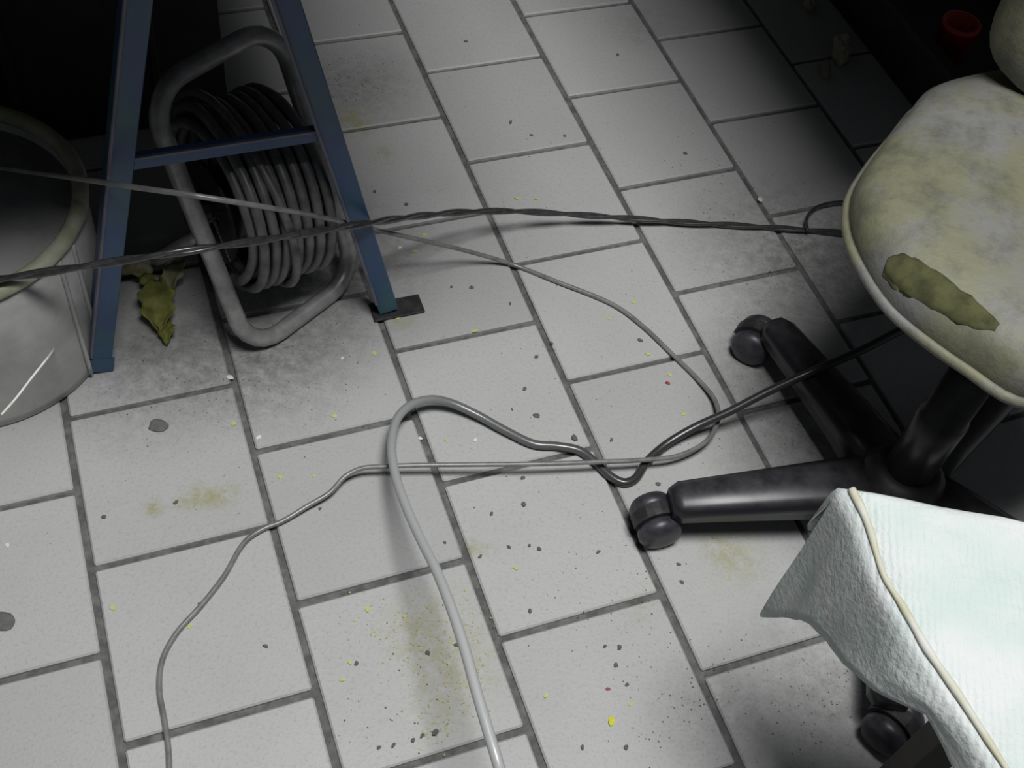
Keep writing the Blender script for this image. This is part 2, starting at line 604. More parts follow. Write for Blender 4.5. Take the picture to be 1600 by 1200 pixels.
# seams running down the tub side
for ang in (-0.27, -0.10):
    bm = bmesh.new()
    d = Vector((math.cos(ang), math.sin(ang), 0))
    tube(bm, catmull([TC + d * (TR + .001) + Vector((0, 0, z)) for z in (.012, .09, .17, .232)], 5), 0.0032, 6)
    obj('side_rib', bm, M_TUB, tub, True)
# string lying against the tub side
bm = bmesh.new()


def on_tub(px, py):
    lo, hi = 0.0, 0.24
    for _ in range(40):
        mid = (lo + hi) / 2
        p = U(px, py, mid)
        if (Vector((p.x, p.y, 0)) - TC).length < TR + .0035:
            hi = mid
        else:
            lo = mid
    return U(px, py, lo)


sp = [on_tub(*p) for p in ((100, 500), (88, 530), (72, 562), (48, 592), (25, 622), (2, 648))]
d0 = sp[-1] + (sp[-1] - sp[-2])
tube(bm, catmull(sp, 6), 0.0014, 6)
tag(obj('string', bm, M_STRING, None, True), 'thin white string hanging down the side of the tub', 'string')

# ------------------------------------------------------------------ cable reel
reel_b0, reel_b1 = Vector((-0.353, 0.984, 0)), Vector((-0.255, 1.140, 0))
av = (reel_b1 - reel_b0).normalized()
up_l = Vector((-0.118, 0.082, 0.335))
reel = tag(empty('cable_reel', (reel_b0 + reel_b1) / 2), 'grey cable reel with a bent tube frame behind the blue trestle leg', 'cable reel')
RT = 0.0125


def rrect(o, a, b, la, lb, r, n=6):
    """rounded rectangle loop with corner o, along unit a and b"""
    out = []
    for (ca, cb, t0) in ((r, r, 180), (la - r, r, 270), (la - r, lb - r, 0), (r, lb - r, 90)):
        for k in range(n + 1):
            t = math.radians(t0 + 90 * k / n)
            out.append(o + a * (ca + r * math.cos(t)) + b * (cb + r * math.sin(t)))
    return out


lb = up_l.length
bv = up_l.normalized()
loop = rrect(reel_b0 - av * 0.012 + Vector((0, 0, RT)), av, bv, 0.205, lb + 0.02, 0.055)
bm = bmesh.new()
tube(bm, loop, RT, 12, True)
obj('tube_frame', bm, M_STEEL, reel, True)
# drum: axis along the short side of the frame
axis_c = reel_b0 + av * 0.092 + bv * (lb * 0.52) + Vector((-0.012, 0.008, 0.0))
view_h = Vector((axis_c.x, axis_c.y, axis_c.z - CAMH)).normalized()
coil_ax = bv.cross(view_h).normalized()
if coil_ax.dot(av) < 0:
    coil_ax = -coil_ax
coil_ax = (coil_ax + view_h * 0.38).normalized()
nv = av.cross(Vector((0, 0, 1))).normalized()
# rear foot of the stand
rb = axis_c.copy()
rear = -nv if (-nv).dot(Vector((-1, 1, 0))) > 0 else nv
rp = []
for s in (-1, 1):
    rp.append(axis_c + av * (0.098 * s))
foot_l = Vector((axis_c.x, axis_c.y, 0)) + rear * 0.13
path = [rp[0], rp[0].lerp(foot_l - av * 0.098 + Vector((0, 0, RT)), 0.85), foot_l - av * 0.07 + Vector((0, 0, RT)),
        foot_l + av * 0.07 + Vector((0, 0, RT)), rp[1].lerp(foot_l + av * 0.098 + Vector((0, 0, RT)), 0.85), rp[1]]
bm = bmesh.new()
tube(bm, catmull(path, 6), 0.009, 10)
obj('rear_stand', bm, M_STEEL, reel, True)
bm = bmesh.new()
lathe(bm, [(0.014, -0.10), (0.014, -0.066), (0.055, -0.065), (0.055, 0.065), (0.014, 0.066), (0.014, 0.10)], 24, axis_matrix(axis_c, coil_ax))
obj('drum_core', bm, M_BLACKPLASTIC, reel, True)
for s in (-1, 1):
    bm = bmesh.new()
    lathe(bm, [(0.03, s * 0.069 - .002), (0.072, s * 0.069 - .002), (0.072, s * 0.069 + .002), (0.03, s * 0.069 + .002)], 32, axis_matrix(axis_c, coil_ax), cap=False)
    for k in range(5):
        a = 2 * math.pi * k / 5
        M = axis_matrix(axis_c + coil_ax * (0.07 * s), coil_ax)
        bar(bm, M @ Vector((0, 0, 0)), M @ Vector((.07 * math.cos(a), .07 * math.sin(a), 0)), 0.010, 0.004, up=coil_ax)
    obj('flange', bm, M_BLACKPLASTIC, reel)
AM = axis_matrix(axis_c - coil_ax * 0.004 + bv * 0.012, coil_ax)
for layer, (rad, turns, w0) in enumerate(((0.106, 8, 0.064), (0.123, 7, 0.056))):
    pts = []
    N = turns * 40
    for k in range(N + 1):
        a = 2 * math.pi * k / 40
        f = k / N
        r_ = rad + 0.005 * mnoise.noise(Vector((f * 9, layer * 3.1, 0))) + 0.004 * mnoise.noise(Vector((a * 1.3, 4, layer)))
        pts.append(AM @ Vector((r_ * math.cos(a), r_ * math.sin(a), -w0 + 2 * w0 * f + 0.004 * mnoise.noise(Vector((a * .9, 8, layer))))))
    bm = bmesh.new()
    tube(bm, pts, 0.0070, 7)
    obj('wound_cable', bm, M_REELCABLE, reel, True)
bm = bmesh.new()
pts = []
for k in range(41):
    a = 2 * math.pi * k / 60 + 0.5
    pts.append(AM @ Vector(((0.133 + .006 * math.sin(k * .3)) * math.cos(a), (0.133 + .006 * math.sin(k * .3)) * math.sin(a), -0.050 + 0.06 * k / 40)))
tube(bm, pts, 0.006, 7)
obj('loose_turn', bm, M_REELCABLE, reel, True)
# crank at the far end
bm = bmesh.new()
bar(bm, axis_c + av * 0.098, axis_c + av * 0.098 + Vector((0, 0, -0.07)), 0.012, 0.02, up=av)
lathe(bm, [(0.012, 0.0), (0.014, 0.01), (0.014, 0.04), (0.010, 0.046)], 14, axis_matrix(axis_c + av * 0.1 + Vector((0, 0, -0.065)), av))
obj('crank', bm, M_BLACKPLASTIC, reel)

# ------------------------------------------------------------------ office chair
HUB = Vector((0.508, 0.893, 0))
BR, A0 = 0.296, 122.5
chair = tag(empty('swivel_chair', HUB), 'swivel chair with a soiled torn cream seat on a black five-legged castor base', 'chair')
for k in range(5):
    ang = math.radians(A0 + 72 * k)
    d = Vector((math.cos(ang), math.sin(ang), 0))
    side = Vector((-d.y, d.x, 0))
    bm = bmesh.new()
    secs = [(0.035, 0.038, 0.062, 0.112), (0.10, 0.034, 0.066, 0.108), (0.20, 0.029, 0.062, 0.096), (BR - 0.012, 0.025, 0.057, 0.086), (BR + 0.000, 0.018, 0.059, 0.082)]
    rings = []
    for (t, hw, z0, z1) in secs:
        ring = []
        for (sx, zz) in ((-1, z0), (-1, z1 - .010), (-.62, z1 - .002), (0, z1), (.62, z1 - .002), (1, z1 - .010), (1, z0)):
            ring.append(bm.verts.new(HUB + d * t + side * (sx * hw) + Vector((0, 0, zz))))
        rings.append(ring)
    for A, B in zip(rings, rings[1:]):
        for j in range(7):
            bm.faces.new((A[j], A[(j + 1) % 7], B[(j + 1) % 7], B[j]))
    bm.faces.new(rings[0][::-1])
    bm.faces.new(rings[-1])
    obj('base_leg', bm, M_DUSTLEG, chair, True)
    # castor
    cpos = HUB + d * (BR - 0.008)
    sw = math.radians((A0 + 72 * k) + (35, 8, 55, 70, 140)[k])
    roll_d = Vector((math.cos(sw), math.sin(sw), 0))
    ax = Vector((-roll_d.y, roll_d.x, 0))
    wc = cpos + roll_d * 0.020 + Vector((0, 0, 0.0290))
    bm = bmesh.new()
    lathe(bm, [(0.0055, 0.03), (0.0055, 0.062)], 10, Matrix.Translation(cpos))
    # hood between the wheels
    hp = []
    for j in range(11):
        a = math.radians(5 + 170 * j / 10)
        hp.append((math.cos(a) * 0.0325, math.sin(a) * 0.0325))
    for s in (-1, 1):
        pass
    ringA = [bm.verts.new(wc - ax * 0.009 + roll_d * x + Vector((0, 0, z))) for x, z in hp]
    ringB = [bm.verts.new(wc + ax * 0.009 + roll_d * x + Vector((0, 0, z))) for x, z in hp]
    for j in range(10):
        bm.faces.new((ringA[j], ringA[j + 1], ringB[j + 1], ringB[j]))
    bm.faces.new(ringA[::-1])
    bm.faces.new(ringB)
    bm.faces.new((ringA[0], ringB[0], ringB[-1], ringA[-1]))
    cst = obj('castor', bm, M_DUSTYPLASTIC, chair)
    for s in (-1, 1):
        bm = bmesh.new()
        lathe(bm, [(0.006, 0.0), (0.026, 0.0), (0.0288, 0.003), (0.0288, 0.012), (0.024, 0.019), (0.013, 0.022), (0.004, 0.022)], 24, axis_matrix(wc + ax * (s * 0.0095), ax * s))
        obj('wheel', bm, M_WHEEL, cst, True)
bm = bmesh.new()
lathe(bm, [(0.030, 0.058), (0.050, 0.066), (0.052, 0.112), (0.040, 0.126), (0.030, 0.128)], 28, Matrix.Translation(HUB))
obj('base_hub', bm, M_DUSTYPLASTIC, chair, True)
bm = bmesh.new()
lathe(bm, [(0.030, 0.124), (0.030, 0.24), (0.027, 0.242), (0.027, 0.33), (0.016, 0.332), (0.016, 0.405)], 24, Matrix.Translation(HUB))
obj('gas_column', bm, M_BLACKPLASTIC, chair, True)

SZ = 0.472                                  # height of the seat's widest line
edge = [U(x, y, SZ) for x, y in ((1600, 128), (1520, 134), (1445, 152), (1402, 200), (1360, 252), (1333, 300), (1332, 350), (1352, 400), (1400, 470), (1460, 520), (1520, 562), (1600, 612))]
sc = Vector((0.540, 0.965, SZ))
# the far side of the cushion, out of the picture, mirrors the side in view
ax_d = (Vector((edge[0].x, edge[0].y, 0)) - Vector((edge[-1].x, edge[-1].y, 0))).normalized()
e0, e1 = edge[0], edge[-1]
mir_n = Vector((-ax_d.y, ax_d.x, 0))
outline = list(edge)
for p in reversed(edge[1:-1]):
    d = p - e0
    outline.append(p - mir_n * (mir_n.dot(d) * 2.25))
outl = catmull(outline, 4, True)
cen = sum(outl, Vector()) / len(outl)


def cushion(bm, outl, cen, prof):
    rings = []
    for s, dz in prof:
        rings.append([bm.verts.new(Vector((cen.x + (p.x - cen.x) * s, cen.y + (p.y - cen.y) * s, cen.z + dz + (0.004 * mnoise.noise(p * 14 + Vector((s * 3, 0, 0))) if s > .1 else 0)))) for p in outl])
    n = len(outl)
    for A, B in zip(rings, rings[1:]):
        for k in range(n):
            bm.faces.new((A[k], A[(k + 1) % n], B[(k + 1) % n], B[k]))
    bm.faces.new(rings[0][::-1])
    bm.faces.new(rings[-1])


bm = bmesh.new()
cushion(bm, outl, cen, [(0.90, -0.034), (0.965, -0.030), (0.99, -0.018), (1.0, 0.0), (0.985, 0.018), (0.94, 0.031), (0.86, 0.040), (0.7, 0.047), (0.5, 0.050), (0.3, 0.048), (0.1, 0.046)])
seat = obj('seat_cushion', bm, M_VINYL, chair, True)
seat['label'] = 'soiled cream vinyl seat cushion with a torn edge'
bm = bmesh.new()
tube(bm, [Vector((cen.x + (p.x - cen.x) * 0.996, cen.y + (p.y - cen.y) * 0.996, cen.z - 0.016)) for p in outl], 0.0065, 8, True)
obj('piping', bm, M_VINYL, seat, True)
bm = bmesh.new()
cushion(bm, outl, Vector((cen.x, cen.y, cen.z)), [(0.70, -0.052), (0.84, -0.050), (0.88, -0.040), (0.86, -0.033)])
obj('seat_pan', bm, M_BLACKPLASTIC, chair, True)
bm = bmesh.new()
box(bm, (0.20, 0.14, 0.035), Matrix.Translation((HUB.x + .01, HUB.y + 0.04, 0.408)) @ Matrix.Rotation(math.radians(60), 4, 'Z'), 0.006)
obj('seat_mechanism', bm, M_BLACKPLASTIC, chair)
# torn strip that bares the foam
from mathutils.bvhtree import BVHTree
dg_bm = bmesh.new()
dg_bm.from_mesh(seat.data)
bvh = BVHTree.FromBMesh(dg_bm)
CAMP = Vector((0, 0, CAMH))


def on_seat(px, py):
    p = U(px, py, 0)
    hit = bvh.ray_cast(CAMP, (p - CAMP).normalized())
    return hit[0], hit[1]


top_l = [(1388, 402), (1410, 395), (1440, 408), (1475, 432), (1515, 462), (1548, 490), (1562, 506)]
bot_l = [(1382, 428), (1398, 446), (1425, 462), (1460, 483), (1495, 503), (1528, 515), (1555, 517)]
bm = bmesh.new()
rows = []
NC = 26
for j in range(7):
    f = j / 6
    row = []
    for i in range(NC):
        g = i / (NC - 1)
        ax_, ay_ = (lerp_list([p[c_] for p in top_l], g) for c_ in (0, 1))
        bx_, by_ = (lerp_list([p[c_] for p in bot_l], g) for c_ in (0, 1))
        jit = 5 * mnoise.noise(Vector((g * 14, f * 2, 2.2))) * (1 if j in (0, 6) else .3)
        h, n = on_seat(ax_ + (bx_ - ax_) * f + jit * .4, ay_ + (by_ - ay_) * f + jit)
        if h is None:
            h, n = U(bx_, by_, SZ), Vector((0, 0, 1))
        row.append(bm.verts.new(h + n * (0.0005 + 0.0035 * max(0, mnoise.noise(h * 70)) + (0.0008 if 0 < j < 6 else 0))))
    rows.append(row)
for A, B in zip(rows, rows[1:]):
    for k in range(len(A) - 1):
        bm.faces.new((A[k], A[k + 1], B[k + 1], B[k]))
ext = bmesh.ops.extrude_face_region(bm, geom=list(bm.faces))
for v in [g for g in ext['geom'] if isinstance(g, bmesh.types.BMVert)]:
    v.co.z -= 0.006
pt = obj('bared_foam', bm, M_FOAM, seat, True)
pt['label'] = 'olive yellow foam bared by the torn cover'
dg_bm.free()
# backrest: only its lower corner reaches into the picture
BZ = 0.56
back_n = Vector((0.42, 0.91, 0)).normalized()
back_s = Vector((back_n.y, -back_n.x, 0))
bc = U(1537, 48, BZ) + back_s * 0.20 + Vector((0, 0, 0.07)) + back_n * 0.012
bm = bmesh.new()
prof2 = []
N = 40
ol = []
for k in range(N):
    a = 2 * math.pi * k / N
    ca, sa = math.cos(a), math.sin(a)
    ex = 0.55
    ol.append((math.copysign(abs(ca) ** ex, ca) * 0.20, math.copysign(abs(sa) ** ex, sa) * 0.125))
rings = []
for s, t in ((0.85, 0.030), (0.96, 0.024), (1.0, 0.008), (0.99, -0.010), (0.93, -0.026), (0.75, -0.036), (0.4, -0.040)):
    rings.append([bm.verts.new(bc + back_s * (x * s) + Vector((0, 0, 1)) * (z * s) + back_n * (t + 0.25 * x * x * -1)) for x, z in ol])
for A, B in zip(rings, rings[1:]):
    for k in range(N):
        bm.faces.new((A[k], A[(k + 1) % N], B[(k + 1) % N], B[k]))
bm.faces.new(rings[0][::-1])
bm.faces.new(rings[-1])
obj('backrest', bm, M_VINYL, chair, True)
bm = bmesh.new()
m0 = Vector((HUB.x + .02, HUB.y + .05, 0.405))
bp_ = bc + back_n * 0.040
tube(bm, catmull([m0, m0.lerp(Vector((bp_.x, bp_.y, .405)), .8), Vector((bp_.x, bp_.y, 0.44)) + back_n * .03, bp_ + back_n * 0.01], 6), 0.013, 10)
obj('back_bar', bm, M_BLACKPLASTIC, chair, True)

# ------------------------------------------------------------------ white towel over a stool
CZ = 0.52
crease_px = [(1322, 764), (1340, 800), (1352, 832), (1362, 868), (1374, 903), (1402, 948), (1440, 1015), (1488, 1085), (1530, 1150), (1572, 1215), (1625, 1300)]
low_y = [962, 963, 965, 975, 1000, 1030, 1068, 1108, 1180, 1245, 1330]      # where the hem of the hanging side ends
outw = [0.003, 0.003, 0.008, 0.010, 0.002, 0.008, 0.012, 0.010, 0.008, 0.008, 0.008]
crease = [U(x, y, CZ) for x, y in crease_px]
drop = []
for c, yl in zip(crease, low_y):
    lo, hi = 0.0, 0.5
    for _ in range(30):
        md = (lo + hi) / 2
        if PX(c - Vector((0, 0, md)))[1] < yl:
            lo = md
        else:
            hi = md
    drop.append(lo)
crease_s = catmull(crease, 5)
nS = len(crease_s)


far_dir = (U(1600, 806, CZ) - U(1400, 760, CZ)).normalized()
bm = bmesh.new()
cols = []
NT = 16
for i, p in enumerate(crease_s):
    f = i / (nS - 1)
    dr, ow = lerp_list(drop, f), lerp_list(outw, f)
    tan = (crease_s[min(i + 1, nS - 1)] - crease_s[max(i - 1, 0)]).normalized()
    outn = Vector((tan.y, -tan.x, 0))
    if outn.dot(far_dir) > 0:
        outn = -outn
    colv = []
    for j in range(10, 0, -1):                      # hanging flap, from its hem up
        g = j / 10
        wob = 0.006 * mnoise.noise(Vector((f * 7, g * 2.0, 1.7)))
        colv.append(p + outn * (ow * math.sin(g * 1.5) + 0.004 + wob * g) - Vector((0, 0, dr * g)))
    colv.append(p + Vector((0, 0, -0.001)) + outn * 0.002)
    for j in range(1, NT + 1):                      # top
        g = j / NT
        rr_ = 0.42 * g
        bump_ = 0.006 * mnoise.noise(Vector((f * 6, g * 7, 3.3))) + 0.004 * mnoise.noise(Vector((f * 15, g * 15, 9.3)))
        lip = 0.008 * min(1, g * 8)
        sag = -0.010 * max(0, 1 - f * 7) * (0.5 + .5 * math.cos(g * 9))
        q = p + far_dir * rr_ + Vector((0, 0, lip + bump_ * min(1, g * 5) + sag * min(1, g * 4)))
        colv.append(q)
    cols.append([bm.verts.new(v) for v in colv])
# far flap beyond the upper edge: the cloth also drops away at its far end
first = cols[0]
extra = []
edge_n = (crease_s[0] - crease_s[3])
edge_n.z = 0
edge_n.normalize()
prev = first
for r_i, (off, dz) in enumerate(((0.006, -0.006), (0.010, -0.02), (0.012, -0.05), (0.014, -0.08))):
    row = []
    for j, v in enumerate(first):
        hang = j < 10
        row.append(bm.verts.new(v.co + edge_n * (0.0008 * (r_i + 1) if hang else off) + Vector((0, 0, 0 if hang else dz))))
    extra.append(row)
allc = list(reversed(extra)) + cols
for A, B in zip(allc, allc[1:]):
    for k in range(len(A) - 1):
        bm.faces.new((A[k], A[k + 1], B[k + 1], B[k]))
towel = obj('towel', bm, M_CLOTH, None, True)
sd = towel.modifiers.new('thickness', 'SOLIDIFY')
sd.thickness = 0.006
sd.offset = -1
tag(towel, 'thick white towel draped over the stool with one side hanging down', 'towel')
bm = bmesh.new()
tube(bm, [p + Vector((0, 0, 0.0015)) + far_dir * 0.004 for p in crease_s], 0.0055, 8, radii=[0.0034 + 0.0020 * mnoise.noise(p * 40) for p in crease_s])
hem = obj('hem', bm, M_HEM, towel, True)
hem['label'] = 'yellowed folded edge of the towel'
# stool beneath the towel
st_o = crease[0] + far_dir * 0.02
cr_dir = (crease[-1] - crease[0])
cr_dir.z = 0
cr_dir.normalize()
stool = tag(empty('stool', Vector((0.56, 0.42, 0))), 'low wooden stool hidden under the white towel', 'stool')
bm = bmesh.new()
za, zb = CZ - 0.040, CZ - 0.012
q0 = crease[0] + far_dir * 0.022 - edge_n * 0.02
quad = [q0] + [c + far_dir * 0.020 for c in crease[2:]]
quad += [crease[-1] + far_dir * 0.38, q0 + far_dir * 0.36]
va = [bm.verts.new((p.x, p.y, za)) for p in quad]
vb = [bm.verts.new((p.x, p.y, zb)) for p in quad]
bm.faces.new(va[::-1])
bm.faces.new(vb)
for k in range(len(quad)):
    bm.faces.new((va[k], va[(k + 1) % len(quad)], vb[(k + 1) % len(quad)], vb[k]))
obj('stool_top', bm, M_DARKWOOD, stool)
q = [q0 + far_dir * 0.14 - edge_n * 0.05, q0 + far_dir * 0.33 - edge_n * 0.05, crease[-1] + far_dir * 0.10 + edge_n * 0.03, crease[-1] + far_dir * 0.33 + edge_n * 0.03]
for p in q:
    bm = bmesh.new()
    bar(bm, Vector((p.x, p.y, 0)), Vector((p.x, p.y, za + .002)), 0.032, 0.032, bevel=0.002)
    obj('leg', bm, M_DARKWOOD, stool)

# ------------------------------------------------------------------ cables and wires
def cable(name, pts, r, mat, n=8, seg=9, twist=None):
    bm = bmesh.new()
    P = catmull([U(x, y, z) for x, y, z in pts], n)
    if twist:
        L, acc = [0.0], 0.0
        Q = []
        for a, b in zip(P, P[1:]):
            m_ = max(1, int((b - a).length / 0.004))
            Q += [a.lerp(b, k / m_) for k in range(m_)]
        Q.append(P[-1])
        for side in (0, 1):
            S, acc = [], 0.0
            for i, p in enumerate(Q):
                t = (Q[min(i + 1, len(Q) - 1)] - Q[max(i - 1, 0)]).normalized()
                e1_ = t.cross(Vector((0, 0, 1))).normalized()
                e2_ = e1_.cross(t)
                if i:
                    acc += (p - Q[i - 1]).length
                a = 2 * math.pi * acc / twist + math.pi * side
                S.append(p + (e1_ * math.cos(a) + e2_ * math.sin(a)) * (r * 0.40))
            tube(bm, S, r * 0.64, 7)
    else:
        tube(bm, P, r, seg)
    return obj(name, bm, mat, None, True), P


CR, WR = 0.0052, 0.0033
o, _ = cable('power_cable', [(-720, 640, .006), (-670, 580, .08), (-580, 520, .22), (-440, 486, .285), (-250, 464, .282), (-90, 447, .275), (0, 436, .265), (80, 424, .275), (160, 412, .285), (300, 391, .30), (430, 372, .27), (560, 351, .222), (650, 338, .15), (730, 331, .09), (800, 330, .058), (880, 334, .034), (980, 341, .018), (1080, 348, .010), (1180, 354, .0065), (1250, 359, .0065), (1330, 366, .0065), (1440, 385, .0065), (1620, 400, .0065)], CR, M_CABLE, twist=0.16)
tag(o, 'black twisted power cable stretched from the tub rim across to the chair', 'cable')
o, _ = cable('wire', [(-720, 380, .006), (-670, 320, .08), (-580, 268, .22), (-440, 240, .295), (-250, 242, .295), (-100, 251, .29), (0, 262, .285), (60, 270, .305), (130, 280, .335), (200, 291, .360), (300, 305, .370), (400, 321, .345), (480, 335, .272), (545, 349, .195), (600, 362, .14), (680, 380, .085), (740, 395, .036), (800, 413, .006), (870, 440, .0045), (960, 477, .0045), (1005, 510, .0045), (1050, 553, .0045), (1090, 592, .006), (1117, 625, .014), (1122, 655, .020), (1105, 688, .022), (1060, 712, .022), (1000, 719, .024), (930, 722, .026), (840, 725, .028), (740, 726, .028), (650, 727, .026), (600, 729, .024), (565, 732, .022), (540, 744, .018), (515, 770, .014), (480, 791, .010), (440, 815, .006), (412, 826, .0045), (383, 846, .0045), (350, 900, .0045), (315, 945, .0045), (275, 990, .0045), (254, 1030, .0045), (249, 1075, .0045), (258, 1130, .0045), (264, 1180, .0045), (262, 1260, .0045), (240, 1400, .0045)], WR, M_WIRE)
tag(o, 'long thin grey wire running from the tub round in a loop over the tiles', 'wire')

pc = [(1560, 470, .09), (1470, 493, .115), (1410, 515, .125), (1340, 550, .122), (1270, 580, .105), (1200, 612, .075), (1140, 643, .048), (1085, 668, .026), (1040, 695, .012), (1010, 722, .0075), (992, 748, .0065), (975, 754, .0065), (955, 745, .0065), (930, 722, .0068), (905, 704, .0068), (870, 697, .0068), (835, 694, .0068), (790, 673, .008), (745, 648, .012), (705, 630, .02), (675, 624, .028), (645, 631, .034), (622, 652, .038), (612, 690, .044), (616, 735, .055), (632, 785, .075), (656, 840, .10), (682, 892, .125), (705, 950, .145), (725, 1010, .155), (743, 1075, .16), (762, 1140, .16), (780, 1200, .155), (800, 1290, .12), (830, 1400, .05), (850, 1520, .007), (840, 1650, .007)]
M_CC = cable_c_mat()
bm = bmesh.new()
P = catmull([U(*p) for p in pc], 8)
seg = 10
tube(bm, P, 0.0060, seg)
o = obj('painted_sheen_cable', bm, M_CC, None, True)
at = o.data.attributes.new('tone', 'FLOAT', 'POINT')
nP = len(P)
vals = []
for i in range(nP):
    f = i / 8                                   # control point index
    t = 0.0 if f < 11 else 0.30 * (f - 11) / 8 if f < 19 else min(1.0, 0.30 + 0.7 * (f - 19) / 6)  # paler tone paints the light reflected along the arch
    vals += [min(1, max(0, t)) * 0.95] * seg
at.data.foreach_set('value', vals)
tag(o, 'cable coloured black under the chair, with light painted in where it arches up', 'cable')

bm = bmesh.new()
P = catmull([U(*p) for p in ((1262, 360, .016), (1260, 343, .014), (1272, 326, .012), (1298, 317, .012), (1330, 316, .012), (1400, 330, .006), (1460, 350, .006))], 8)
tube(bm, P, 0.0026, 8)
tag(obj('short_wire', bm, M_CABLE, None, True), 'short black wire curling out from under the chair seat', 'wire')

# ------------------------------------------------------------------ withered leaves by the tub
def leaf(center, length, width, az, tilt, mat, label, curl=0.5, seed=0):
    bm = bmesh.new()
    n, m = 12, 6
    R = Matrix.Rotation(az, 3, 'Z') @ Matrix.Rotation(tilt, 3, 'Y')
    rows = []
    for i in range(n + 1):
        f = i / n
        w = width * (math.sin(math.pi * min(1, f * 0.93 + 0.05)) ** 0.75) * (1 + .18 * math.sin(f * 19 + seed))
        row = []
        for j in range(-m // 2, m // 2 + 1):
            g = j / (m / 2)
            z = 0.25 * width * g * g + curl * length * 0.22 * math.sin(f * 3.0) + 0.010 * mnoise.noise(Vector((f * 4 + seed * 7.3, g * 2.2, seed)))
            row.append(bm.verts.new(R @ Vector(((f - .5) * length, g * w * 0.5, z))))
        rows.append(row)
    for A, B in zip(rows, rows[1:]):
        for k in range(m):
            bm.faces.new((A[k], A[k + 1], B[k + 1], B[k]))
    zmin = min(v.co.z for v in bm.verts)
    for v in bm.verts:
        v.co += Vector((center.x, center.y, center.z - zmin + 0.0015))
    o = obj('withered_leaf', bm, mat, None, True)
    s = o.modifiers.new('thickness', 'SOLIDIFY')
    s.thickness = 0.0012
    tag(o, label, 'leaf', 'withered leaves between the tub and the reel')
    return o


leaf(U(250, 490), 0.085, 0.048, math.radians(-70), 0.25, M_LEAF, 'largest yellow-green withered leaf on the floor behind the blue trestle leg', 0.5, 1)
leaf(U(262, 525), 0.040, 0.022, math.radians(-75), 0.1, M_LEAF, 'small olive leaf tip lying before the largest withered leaf', 0.4, 2)
leaf(U(212, 432, .012), 0.050, 0.026, math.radians(20), 0.1, M_LEAF2, 'pale dry leaf half hidden behind the blue trestle leg', 0.3, 3)
leaf(U(276, 440, .01), 0.055, 0.030, math.radians(75), -0.3, M_LEAF2, 'pale curled dry leaf between the largest withered leaf and the reel', 0.7, 4)
leaf(U(232, 448, .006), 0.040, 0.020, math.radians(-40), 0.2, M_LEAF, 'narrow yellowish leaf curled beside the pale dry leaf', 0.6, 5)

# ------------------------------------------------------------------ litter on the floor
def flake_mesh(seed, kind):
    r = random.Random(seed)
    bm = bmesh.new()
    n = 8
    if kind == 'flat':
        ring = []
        for k in range(n):
            a = 2 * math.pi * k / n
            rr = r.uniform(.65, 1.1)
            ring.append(bm.verts.new((rr * math.cos(a), .75 * rr * math.sin(a), r.uniform(0.0, .35))))
        c = bm.verts.new((0, 0, r.uniform(.15, .45)))
        b = bm.verts.new((0, 0, 0.0))
        for k in range(n):
            bm.faces.new((ring[k], ring[(k + 1) % n], c))
            bm.faces.new((ring[(k + 1) % n], ring[k], b))
    else:
        bmesh.ops.create_icosphere(bm, subdivisions=1, radius=1)
        for v in bm.verts:
            v.co *= r.uniform(.6, 1.1)
            v.co.y *= .65
            v.co.z = max(0, v.co.z * .5 + .35)
    me = bpy.data.meshes.new('fragment')
    bmesh.ops.recalc_face_normals(bm, faces=bm.faces)
    bm.to_mesh(me)
    bm.free()
    return me


def scatter(name, spots, kind, mat, label, cat, group, flat=1.0):
    meshes = []
    for s in range(4):
        me = flake_mesh(s * 13 + len(name), kind)
        me.materials.append(mat)
        meshes.append(me)
    for k, (x, y, size) in enumerate(spots):
        p = U(x, y)
        px_m = FPX / (p - CAMP).length
        r_ = size * 0.62 / px_m
        o = bpy.data.objects.new(name, meshes[k % 4])
        COL.objects.link(o)
        o.location = (p.x, p.y, 0.0004)
        o.scale = (r_, r_, r_ * flat)
        o.rotation_euler = (0, 0, rng.uniform(0, 6.28))
        tag(o, label, cat, group)


scatter('yellow_petal', [(955, 1127, 14)], 'flat', M_YELLOW, 'bright yellow petal, the largest and strongest coloured scrap on the tiles', 'petal', None)
scatter('petal_fragment', [(853, 1087, 9), (806, 888, 8), (990, 472, 9), (1012, 553, 8), (950, 498, 6), (742, 517, 9), (648, 393, 9), (585, 552, 8), (522, 650, 9), (437, 745, 9), (490, 743, 7),
                           (365, 662, 8), (177, 950, 10), (297, 978, 8), (697, 687, 7), (575, 952, 9), (547, 1035, 7), (535, 1062, 8), (1068, 647, 9), (1046, 586, 7), (632, 963, 7), (808, 310, 8), (838, 310, 7), (663, 367, 8), (700, 1036, 6), (985, 1100, 7), (620, 497, 9)],
        'flat', M_PALEYELLOW, 'small pale yellow petal fragment lying on the grey tiles', 'petal', 'pale yellow petal fragments on the floor', 0.6)
scatter('red_scrap', [(950, 1077, 7)], 'flat', M_RED, 'tiny dull red scrap beside the bright yellow petal', 'scrap', 'red scraps on the floor')
scatter('red_scrap', [(1043, 599, 8)], 'flat', M_RED, 'tiny dull red scrap inside the loop of the thin grey wire', 'scrap', 'red scraps on the floor')
scatter('dark_crumb', [(897, 685, 14)], 'lump', M_CRUMB, 'large dark crumb beside the crossing of the cables', 'crumb', 'dark crumbs on the floor', 0.7)
scatter('white_scrap', [(360, 590, 11)], 'flat', M_WHITEBIT, 'largest white scrap, at a tile corner before the cable reel', 'scrap', 'white scraps on the floor', 0.6)
scatter('white_scrap', [(1235, 358, 9), (1265, 362, 8)], 'flat', M_WHITEBIT, 'white scrap beside the curl of the short black wire', 'scrap', 'white scraps on the floor', 0.6)
